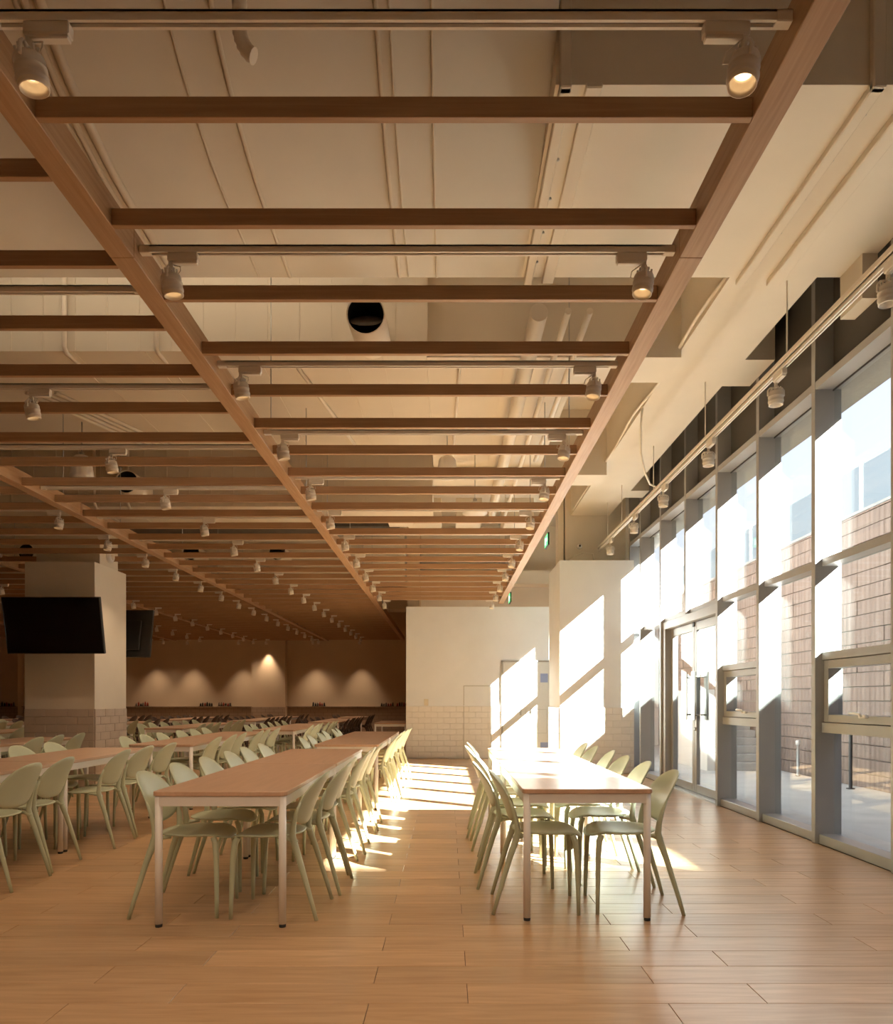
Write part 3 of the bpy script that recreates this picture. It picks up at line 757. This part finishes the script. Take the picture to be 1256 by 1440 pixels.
for k in range(4):
    thing_tube('conduit', 'slanting cream conduit in a bundle of four above the third bay, %s of four' % ORD[k + 1], 'pipe', [(-4.3 + k * 0.10, 7.55, 4.378), (-3.7 + k * 0.10, 9.15, 4.378)], 0.018, M['duct'], 8)
# flexible hose stub
mb = MB(); pts = []; rad = []
for i in range(46):
    t = i / 45
    if t < 0.72: p = Vector((-0.98 + 0.02 * math.sin(t * 4), 3.45, 5.2 - t * 1.12))
    else:
        a = (t - 0.72) / 0.28 * PI * 0.42; p = Vector((-0.98 + 0.01 + 0.09 * (1 - math.cos(a)), 3.45, 5.2 - 0.72 * 1.12 - 0.16 * math.sin(a)))
    pts.append(p); rad.append(0.036 if i % 2 else 0.031)
mb.tube(pts, rad, 12).build('flexible_hose', M['duct'], label='cream corrugated hose stub hanging from the ceiling near the front', category='hose')
# round duct mouths
def duct(x, y, z, r, L, label, tilt=0.0):
    d = empty('round_duct', (x, y, z), label=label, category='duct', group='round duct mouths above the grid'); d.rotation_euler = (tilt, 0, 0)
    R = Matrix.Rotation(PI / 2, 4, 'X')
    mb = MB(); mb.lathe([(r, -L), (r, 0), (r - 0.008, 0.0), (r - 0.012, -0.02)], 28, R); mb.build('pipe', M['duct'], d)
    mb = MB(); mb.lathe([(r - 0.012, -0.02), (r - 0.012, -L), (0.0, -L)], 28, R); mb.build('lining', M['black'], d)
    mb = MB(); mb.lathe([(0.0, 0), (r * 0.86, 0), (r * 0.86, 0.006), (0.0, 0.006)], 20, Matrix.Translation((0, 0.10, -0.02)) @ Matrix.Rotation(math.radians(35), 4, 'X')); mb.build('damper', M['darkduct'], d)
duct(-0.67, 6.05, 4.40, 0.16, 0.60, 'large round duct mouth above the front of the bay nearest the windows', math.radians(7))
duct(-4.12, 9.49, 4.05, 0.15, 0.49, 'round duct mouth above the second bay, behind the second row of spotlights')
duct(-3.45, 15.0, 4.26, 0.17, 0.6, 'far round duct mouth above the second bay, nearer the windows')
duct(-5.2, 15.0, 4.26, 0.17, 0.6, 'far round duct mouth above the third bay, right of the pillar')
duct(-8.55, 15.0, 4.26, 0.17, 0.6, 'far round duct mouth above the pillar')
rd = empty('square_duct', (-0.72, 11.2, 4.15), label='dark rectangular duct opening above the bay nearest the windows', category='duct')
mb = MB()
for e in ((-0.20, 0.20, -0.25, 0.6, 0.12, 0.14), (-0.20, 0.20, -0.25, 0.6, -0.14, -0.12), (-0.20, -0.18, -0.25, 0.6, -0.12, 0.12), (0.18, 0.20, -0.25, 0.6, -0.12, 0.12)): mb.box(*e)
mb.build('sleeve', M['duct'], rd); box('lining', M['black'], (-0.18, 0.18, -0.15, 0.55, -0.12, 0.12), rd)
# dark insulated duct far above the grid and grey plant boxes
thing = box('insulated_duct', M['darkduct'], (-6.5, -0.9, 13.2, 14.0, 4.35, 4.95), label='dark insulated duct crossing above the far part of the grid', category='duct')
for k, (a, b) in enumerate(((-0.7, -0.1), (0.15, 0.6), (1.0, 1.5))):
    box('fan_coil_unit', M['duct'], (a, b, 12.8, 13.8, 4.35, 4.75), bev=0.01, label='cream fan coil box above the grid, %s from the far left of three' % ORD[k + 1], category='duct')
# pendant speakers
def speaker(x, y, z, rim, label, top=4.46):
    s = empty('pendant_speaker', (x, y, z), label=label, category='speaker', group='pendant speakers above the grid')
    if rim:
        MB().lathe([(0.0, 0.0), (0.16, 0.0), (0.165, 0.012), (0.10, 0.03), (0.095, 0.13), (0.06, 0.15), (0.0, 0.15)], 24).build('body', M['white'], s)
    else:
        MB().lathe([(0.0, 0.0), (0.13, 0.0), (0.13, 0.02), (0.10, 0.22), (0.07, 0.25), (0.0, 0.25)], 24).build('body', M['white'], s)
    MB().tube([(0, 0, 0.14), (0, 0, top - z)], 0.006, 6).build('cable', M['steel'], s)
    MB().lathe([(0.02, 0.15 if rim else 0.25), (0.03, 0.19 if rim else 0.29), (0.0, 0.21 if rim else 0.31)], 10).build('clamp', M['steel'], s)
speaker(0.0, 9.0, 3.95, False, 'white bell-shaped speaker hanging above the bay nearest the windows')
speaker(0.36, 9.6, 3.66, True, 'white flanged round speaker hanging low over the bay nearest the windows')
speaker(-4.15, 8.4, 3.76, False, 'white bell-shaped speaker hanging above the second bay', 4.40)
# exit signs
def exitsign(x, y, z, label):
    s = empty('exit_sign', (x, y, z), label=label, category='sign', group='green exit signs')
    box('housing', M['casing'], (-0.014, 0.014, -0.19, 0.19, -0.10, 0.10), s, bev=0.003)
    for q in (-1, 1):
        box('face', M['green'], (q * 0.0145 - 0.002, q * 0.0145 + 0.002, -0.175, 0.175, -0.085, 0.085), s, label='lit green face')
        mb = MB(); xx = q * 0.0172
        for f in ((-0.13, -0.02, -0.012, 0.012),): mb.box(xx - 0.0012, xx + 0.0012, f[0], f[1], f[2], f[3])
        mb.add([(xx, -0.16, 0), (xx, -0.11, 0.04), (xx, -0.11, -0.04)], [(0, 1, 2)]); mb.add([(xx, 0.05, -0.05), (xx, 0.13, -0.05), (xx, 0.13, 0.055), (xx, 0.05, 0.055)], [(0, 1, 2, 3)])
        mb.build('arrow', M['signwhite'], s, label='white arrow and doorway mark')
    for y_ in (-0.12, 0.12): MB().tube([(0, y_, 0.1), (0, y_, ZC - z)], 0.004, 6).build('rod', M['steel'], s)
exitsign(1.62, 12.0, 3.83, 'green exit sign hanging between the ceiling grid and the white pillar')
exitsign(1.30, 15.3, 3.36, 'green exit sign at the far end of the outer ceiling beam')
# smoke detector, sensors, cables
sm = empty('smoke_detector', (1.72, 5.05, ZS), label='small white smoke detector on the soffit beside the outer beam', category='detector')
MB().lathe([(0.05, 0.002), (0.05, -0.015), (0.035, -0.03), (0.0, -0.034)], 18).build('body', M['white'], sm)
MB().lathe([(0.013, -0.033), (0.013, -0.045), (0.0, -0.047)], 10).build('sensor', M['steel'], sm)
cam_ = empty('dome_sensor', (2.35, 13.0, 3.98), label='small round sensor on the upper shaft of the white pillar', category='detector')
MB().lathe([(0.045, 0), (0.045, 0.03), (0.03, 0.06), (0.0, 0.065)], 14, Matrix.Translation((0, 0.152, 0)) @ Matrix.Rotation(PI / 2, 4, 'X')).build('body', M['white'], cam_)
MB().lathe([(0.018, 0.06), (0.014, 0.075), (0.0, 0.078)], 12, Matrix.Translation((0, 0.152, 0)) @ Matrix.Rotation(PI / 2, 4, 'X')).build('eye', M['casing'], cam_)
thing_tube('cable', 'cream cable looping from the bulkhead down to the window track', 'cable',
           [(2.19, 8.3, 4.52), (2.2, 8.4, 4.35), (2.25, 8.6, 4.12), (2.38, 8.9, 3.98), (2.52, 9.2, 3.93), (2.66, 9.4, 3.95)], 0.012, M['cable'], 8)
pts = [(2.19 - 0.015 * math.sin(y * 3.1), y, 4.56 + 0.02 * math.sin(y * 2.3)) for y in [5.8 + 0.35 * k for k in range(21)]]
thing_tube('cable', 'cream cable run along the lower edge of the bulkhead', 'cable', pts, 0.016, M['cable'], 8)
thing_tube('cable', 'cream cable drooping across the upper shaft of the white pillar', 'cable',
           [(2.13, 13.12, 3.72), (2.25, 13.1, 3.8), (2.42, 13.1, 3.86), (2.58, 13.1, 3.84), (2.60, 13.1, 3.7)], 0.012, M['cable'], 8)
# round sign on the left pillar's upper shaft
ps = empty('wall_speaker', (-4.99, 10.9, 3.36), label='round white speaker on the grey pillar above its cladding', category='speaker')
MB().lathe([(0.09, 0), (0.09, 0.04), (0.07, 0.06), (0.0, 0.065)], 20, Matrix.Rotation(PI / 2, 4, 'Y')).build('body', M['white'], ps)
MB().lathe([(0.05, 0.061), (0.05, 0.066), (0.0, 0.067)], 16, Matrix.Rotation(PI / 2, 4, 'Y')).build('grille', M['duct'], ps)

# ------------------------------------------------------------------ televisions
def tv(loc, rz, label):
    t = empty('television', loc, rz, label=label, category='television')
    R = Matrix.Rotation(math.radians(11.5), 4, 'X')
    def tb(nm, m, e, par=None, **k):
        mb = MB().box(*e, bev=0.004); mb.v = [tuple(R @ Vector(v)) for v in mb.v]
        return mb.build(nm, m, par or t, **k)
    tb('bezel', M['casing'], (-0.665, 0.665, -0.025, 0.025, -0.385, 0.385))
    tb('screen', M['screen'], (-0.653, 0.653, -0.029, -0.0255, -0.37, 0.373))
    tb('rear_housing', M['casing'], (-0.5, 0.5, 0.026, 0.06, -0.28, 0.2))
    for x in (0.45, 0.52): tb('label_plate', M['white'], (x, x + 0.02, 0.0255, 0.028, -0.36, -0.31))
    mb = MB(); mb.box(-0.2, 0.2, 0.27, 0.30, -0.2, 0.2); mb.box(-0.16, -0.12, 0.05, 0.28, -0.06, 0.0); mb.box(0.12, 0.16, 0.05, 0.28, -0.06, 0.0)
    mb.build('bracket', M['casing'], t)
tv((-5.35, 10.06, 2.26), 0, 'large black television tilted forward on the front of the tiled pillar')
tv((-5.35, 11.74, 2.30), PI, 'black television seen from behind, on the rear of the tiled pillar')

# ------------------------------------------------------------------ tables
TW, TL, TH = 0.73, 1.8, 0.74
def rrect(hx, hy, r, n=4):
    pts = []
    for cx, cy_, a0 in ((hx - r, hy - r, 0), (-hx + r, hy - r, PI / 2), (-hx + r, -hy + r, PI), (hx - r, -hy + r, 1.5 * PI)):
        for k in range(n + 1):
            a = a0 + PI / 2 * k / n; pts.append((cx + r * math.cos(a), cy_ + r * math.sin(a)))
    return pts
def make_table():
    t = empty('dining_table', category='table')
    P = rrect(TW / 2, TL / 2 - 0.002, 0.03); n = len(P)
    P2 = rrect(TW / 2 - 0.003, TL / 2 - 0.005, 0.028)
    mb = MB()
    vs_ = [(x, y, TH - 0.025) for x, y in P2] + [(x, y, TH - 0.022) for x, y in P] + [(x, y, TH - 0.003) for x, y in P] + [(x, y, TH) for x, y in P2]
    fs_ = [list(range(n))[::-1], [3 * n + i for i in range(n)]]
    for q in range(3):
        fs_ += [(q * n + i, q * n + (i + 1) % n, (q + 1) * n + (i + 1) % n, (q + 1) * n + i) for i in range(n)]
    mb.add(vs_, fs_)
    part('tabletop', mb.mesh('tabletop', M['top']), t)
    mb = MB(); a, b = TW / 2 - 0.008, TL / 2 - 0.012; z0, z1 = TH - 0.08, TH - 0.0252
    mb.box(-a + 0.02, a - 0.02, -b, -b + 0.022, z0, z1); mb.box(-a + 0.02, a - 0.02, b - 0.022, b, z0, z1)
    mb.box(-a, -a + 0.022, -b + 0.02, b - 0.02, z0, z1); mb.box(a - 0.022, a, -b + 0.02, b - 0.02, z0, z1)
    part('apron', mb.mesh('apron', M['white']), t)
    for sx in (-1, 1):
        for sy in (-1, 1):
            x, y = sx * (TW / 2 - 0.028), sy * (TL / 2 - 0.03)
            mb = MB(); mb.lathe([(0.0205, 0.018), (0.0205, TH - 0.0255)], 16, Matrix.Translation((x, y, 0)), capb=True, capt=True)
            lg = part('leg', mb.mesh('leg', M['white']), t)
            mb = MB(); mb.lathe([(0.018, 0), (0.019, 0.004), (0.019, 0.018)], 14, Matrix.Translation((x, y, 0)), capb=True, capt=True)
            part('foot', mb.mesh('foot', M['foot']), lg)
    return t
TAB = None
def place_table(x, y0, label):
    global TAB
    loc = (x, y0 + TL / 2, 0)
    if TAB is None:
        TAB = make_table(); TAB.location = loc; TAB['label'] = label; TAB['group'] = 'beech topped dining tables'; return
    dup(TAB, loc, 0, label, 'beech topped dining tables')

# ------------------------------------------------------------------ chairs
def xb(z): return -0.200 - 0.30 * (z - 0.45) - 0.42 * max(0, z - 0.5) ** 2
def shell(outline, surf, thick, nr=7, seg=32, rim=0.0):
    """a dished plate: polar grid of an outline, lifted by surf, with its own thickness and rolled edge"""
    mb = MB(); rings = [0.0] + [(k / nr) ** 0.85 for k in range(1, nr + 1)]
    top = []; bot = []
    vs_ = []; idx = {}
    def put(p): vs_.append(tuple(p)); return len(vs_) - 1
    def nrm(u, v):
        e = 1e-3; a = Vector(surf(u + e, v)) - Vector(surf(u - e, v)); b = Vector(surf(u, v + e)) - Vector(surf(u, v - e))
        return a.cross(b).normalized()
    def ring(rr, off):
        out = []
        for k in range(seg):
            u, v = outline(2 * PI * k / seg); u, v = outline.c[0] + (u - outline.c[0]) * rr, outline.c[1] + (v - outline.c[1]) * rr
            out.append(put(Vector(surf(u, v)) + nrm(u, v) * off))
        return out
    fs_ = []
    sets = []
    for side in (1, -1):
        c = put(Vector(surf(*outline.c)) + nrm(*outline.c) * side * thick / 2)
        R_ = [ring(r, side * thick / 2 * (1 if r < 0.97 else 0.55)) for r in rings[1:]]
        for k in range(seg): fs_.append((c, R_[0][k], R_[0][(k + 1) % seg])[::side])
        for a, b in zip(R_[:-1], R_[1:]):
            for k in range(seg): fs_.append((a[k], b[k], b[(k + 1) % seg], a[(k + 1) % seg])[::side])
        sets.append(R_[-1])
    e = ring(1.012, 0.0)
    for k in range(seg):
        j = (k + 1) % seg
        fs_.append((sets[0][k], e[k], e[j], sets[0][j])); fs_.append((e[k], sets[1][k], sets[1][j], e[j]))
    mb.add(vs_, fs_, True); return mb
def make_chair(cm='chair'):
    t = empty('dining_chair', category='chair')
    # seat
    def so_(a):
        c, s = math.cos(a), math.sin(a)
        ex = 2.6
        x = 0.205 * math.copysign(abs(c) ** (2 / ex), c); y = math.copysign(abs(s) ** (2 / ex), s)
        w = 0.218 - 0.10 * max(0, -x - 0.02) - 0.05 * max(0, x - 0.10)
        return (x, y * w)
    so_.c = (0.0, 0.0)
    def ss(x, y):
        r2 = (x / 0.205) ** 2 * 0.6 + (y / 0.218) ** 2
        return (x, y, 0.452 + 0.016 * min(r2, 1.2) - (2.6 * max(0, x - 0.09) ** 2) + 0.05 * max(0, -x - 0.12))
    part('seat', shell(so_, ss, 0.016, 7, 32).mesh('seat', M[cm]), t)
    # backrest: rounded oval with a chin
    def bo(a):
        c, s = math.cos(a), math.sin(a); ex = 2.25 if s > 0 else 2.7
        y = 0.218 * math.copysign(abs(c) ** (2 / ex), c); z = math.copysign(abs(s) ** (2 / ex), s)
        zz = 0.635 + (0.180 * z if z > 0 else 0.118 * z)
        y *= 1.0 - (0.05 * max(0, -z) ** 1.5)
        return (y, zz)
    bo.c = (0.0, 0.64)
    def bs_(y, z): return (xb(z) + 0.95 * y * y, y, z)
    part('backrest', shell(bo, bs_, 0.013, 7, 32).mesh('backrest', M[cm]), t)
    for s in (-1, 1):
        mb = MB(); mb.tube([(0.165, s * 0.212, 0.0), (0.163, s * 0.207, 0.12), (0.158, s * 0.196, 0.33), (0.150, s * 0.186, 0.42), (0.135, s * 0.178, 0.452)],
                           [0.0105, 0.0125, 0.0155, 0.018, 0.016], 10)
        part('leg', mb.mesh('front_leg', M[cm]), t)
        yb_ = [0.226, 0.221, 0.209, 0.203, 0.202, 0.207, 0.212, 0.213]
        xs_ = [-0.326, -0.292, -0.228, -0.198, xb(0.47) + 0.022, xb(0.53) + 0.034, xb(0.60) + 0.042, xb(0.66) + 0.042]
        zs_ = [0.0, 0.12, 0.33, 0.415, 0.47, 0.53, 0.60, 0.66]
        mb = MB(); mb.tube([(x, s * y, z) for x, y, z in zip(xs_, yb_, zs_)], [0.0105, 0.013, 0.0170, 0.020, 0.019, 0.0155, 0.0115, 0.006], 10)
        mb.tube([(-0.208, s * 0.198, 0.43), (-0.165, s * 0.192, 0.452), (-0.10, s * 0.19, 0.456)], [0.0165, 0.014, 0.008], 8)
        part('leg', mb.mesh('rear_leg', M[cm]), t)
    return t
CHAIRS = {}; NCH = 0
def place_chair(x, y, face, label, group, jit=True):
    """face -1: sitter looks towards -X (chair on the window side), +1 the other way; the farthest rows have dark chairs"""
    global NCH
    NCH += 1
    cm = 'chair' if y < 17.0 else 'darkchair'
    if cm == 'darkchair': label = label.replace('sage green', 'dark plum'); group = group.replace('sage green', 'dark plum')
    rz = (0.0 if face > 0 else PI) + (random.uniform(-0.05, 0.05) if jit else 0)
    if cm not in CHAIRS:
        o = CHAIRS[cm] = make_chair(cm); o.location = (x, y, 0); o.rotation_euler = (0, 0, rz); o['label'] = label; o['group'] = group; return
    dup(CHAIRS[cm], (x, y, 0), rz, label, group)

ROWN = ['the table row beside the windows', 'the second table row from the windows', 'the third table row from the windows',
        'the fourth table row from the windows', 'the fifth table row from the windows', 'the sixth table row from the windows', 'the seventh table row from the windows']
OFF = (0.345, 0.90, 1.455)
def row(ri, xc, groups, right=None, left=None, xr=None, xl=None):
    """groups: start Y of each table; right/left: chair positions, by default three a side"""
    for i, g in enumerate(groups):
        xx = xc[i] if isinstance(xc, (list, tuple)) else xc
        place_table(xx, g, 'white-legged beech table, %s from the front in %s' % (ORD[i + 1], ROWN[ri]))
    def default(side):
        out = []
        for i, g in enumerate(groups):
            xx = xc[i] if isinstance(xc, (list, tuple)) else xc
            for o in OFF: out.append((xx + side * (0.25 + random.uniform(-0.03, 0.035)), g + o + random.uniform(-0.03, 0.03)))
        return out
    R_ = right if right is not None else default(1); L_ = left if left is not None else default(-1)
    for i, (x, y) in enumerate(R_):
        if x * 1040 / y + 629 < -90 or (x > 0 and False): continue
        place_chair(x, y, -1, 'sage green chair, %s from front, window side of %s' % (ORD[i + 1], ROWN[ri]), 'sage green dining chairs')
    for i, (x, y) in enumerate(L_):
        if x * 1040 / y + 629 < -90: continue
        place_chair(x, y, 1, 'sage green chair, %s from front, inner side of %s' % (ORD[i + 1], ROWN[ri]), 'sage green dining chairs')
row(0, 0.785, (4.12, 5.93),
    right=[(1.035, 4.47), (1.05, 5.12), (1.03, 5.64), (1.06, 6.25), (1.04, 6.85), (1.05, 7.40)],
    left=[(0.60, 4.47), (0.525, 5.06), (0.56, 5.60), (0.53, 6.28), (0.515, 6.86), (0.55, 7.42)])
BR = [(-1.05, 4.38), (-0.995, 4.92), (-1.02, 5.46), (-0.99, 6.14), (-1.0, 6.68), (-0.985, 7.24)]
BL = [(-1.475, 4.40), (-1.50, 4.98), (-1.48, 5.50), (-1.49, 6.14), (-1.52, 6.72), (-1.50, 7.26)]
BR += [(-0.93 + random.uniform(-.03, .03), 8.35 + o + d) for d in (0, 1.81) for o in OFF]
BL += [(-1.40 + random.uniform(-.03, .03), 8.35 + o + d) for d in (0, 1.81) for o in OFF]
row(1, [-1.235, -1.235, -1.14, -1.14], (4.0, 5.81, 8.35, 10.16), right=BR, left=BL)
CR = [(-3.13, 4.42), (-3.12, 4.98), (-3.16, 5.50), (-3.10, 6.36), (-3.12, 6.92), (-3.10, 7.46)]
CL = [(-3.70 + random.uniform(-.03, .03), 4.2 + o + d) for d in (0, 1.81) for o in OFF]
for g, xx in ((8.35, -3.24), (10.16, -3.24), (12.6, -2.96), (14.41, -2.96), (17.3, -2.9), (19.11, -2.9), (22.0, -2.9)):
    CR += [(xx + 0.25 + random.uniform(-.03, .03), g + o) for o in OFF]; CL += [(xx - 0.25 + random.uniform(-.03, .03), g + o) for o in OFF]
row(2, [-3.46, -3.46, -3.24, -3.24, -2.96, -2.96, -2.9, -2.9, -2.9], (4.2, 6.01, 8.35, 10.16, 12.6, 14.41, 17.3, 19.11, 22.0), right=CR, left=CL)
row(3, [-5.36, -5.36, -5.14, -5.14, -5.1, -5.1, -5.1], (6.4, 8.25, 13.4, 15.21, 18.3, 20.11, 22.4))
row(4, -7.35, (9.6, 11.41, 14.6, 16.41, 19.6, 21.41))
row(5, -9.6, (14.2, 16.01, 19.2, 21.01))
row(6, -11.9, (19.4, 21.21))
# lone table by the partition corner in the far room
place_table(-1.28, 16.6, 'lone white-legged beech table just behind the white partition corner')

# ------------------------------------------------------------------ condiment racks on the far ledge
def rack(x, y, z, seed, label):
    r = empty('condiment_rack', (x, y, z), label=label, category='condiments', group='condiment racks on the far ledge')
    box('tray', M['jar_dark'], (-0.24, 0.24, -0.045, 0.045, 0, 0.015), r)
    q = random.Random(seed)
    for k in range(6):
        px = -0.195 + k * 0.078; h = q.uniform(0.10, 0.17); m = M[q.choice(('jar_dark', 'jar_red', 'jar_grey'))]
        j = MB().lathe([(0.030, 0.015), (0.030, h * 0.7), (0.012, h * 0.85), (0.012, h)], 10, Matrix.Translation((px, q.uniform(-.01, .01), 0)), capb=True, capt=True).build('jar', m, r)
    return r
lg = box('trim_2', M['tileback'], (XL, -0.88, YF - 0.14, YF, 1.03, 1.05), kind='structure')
for i, x in enumerate((-15.2, -10.7, -8.45, -7.8, -4.5, -2.1, -1.55)):
    yy = YF - 0.08
    if i == 0: yy = YF - 0.415
    rack(x, yy, 1.05, i + 2, 'dark and red jars on the far wall ledge, %s from left' % ORD[i + 1])
box('trim_3', M['tileback'], (-15.56, -14.89, YF - 0.48, YF - 0.35, 1.03, 1.05), kind='structure')
print('chairs', NCH, 'objects', len(bpy.data.objects))
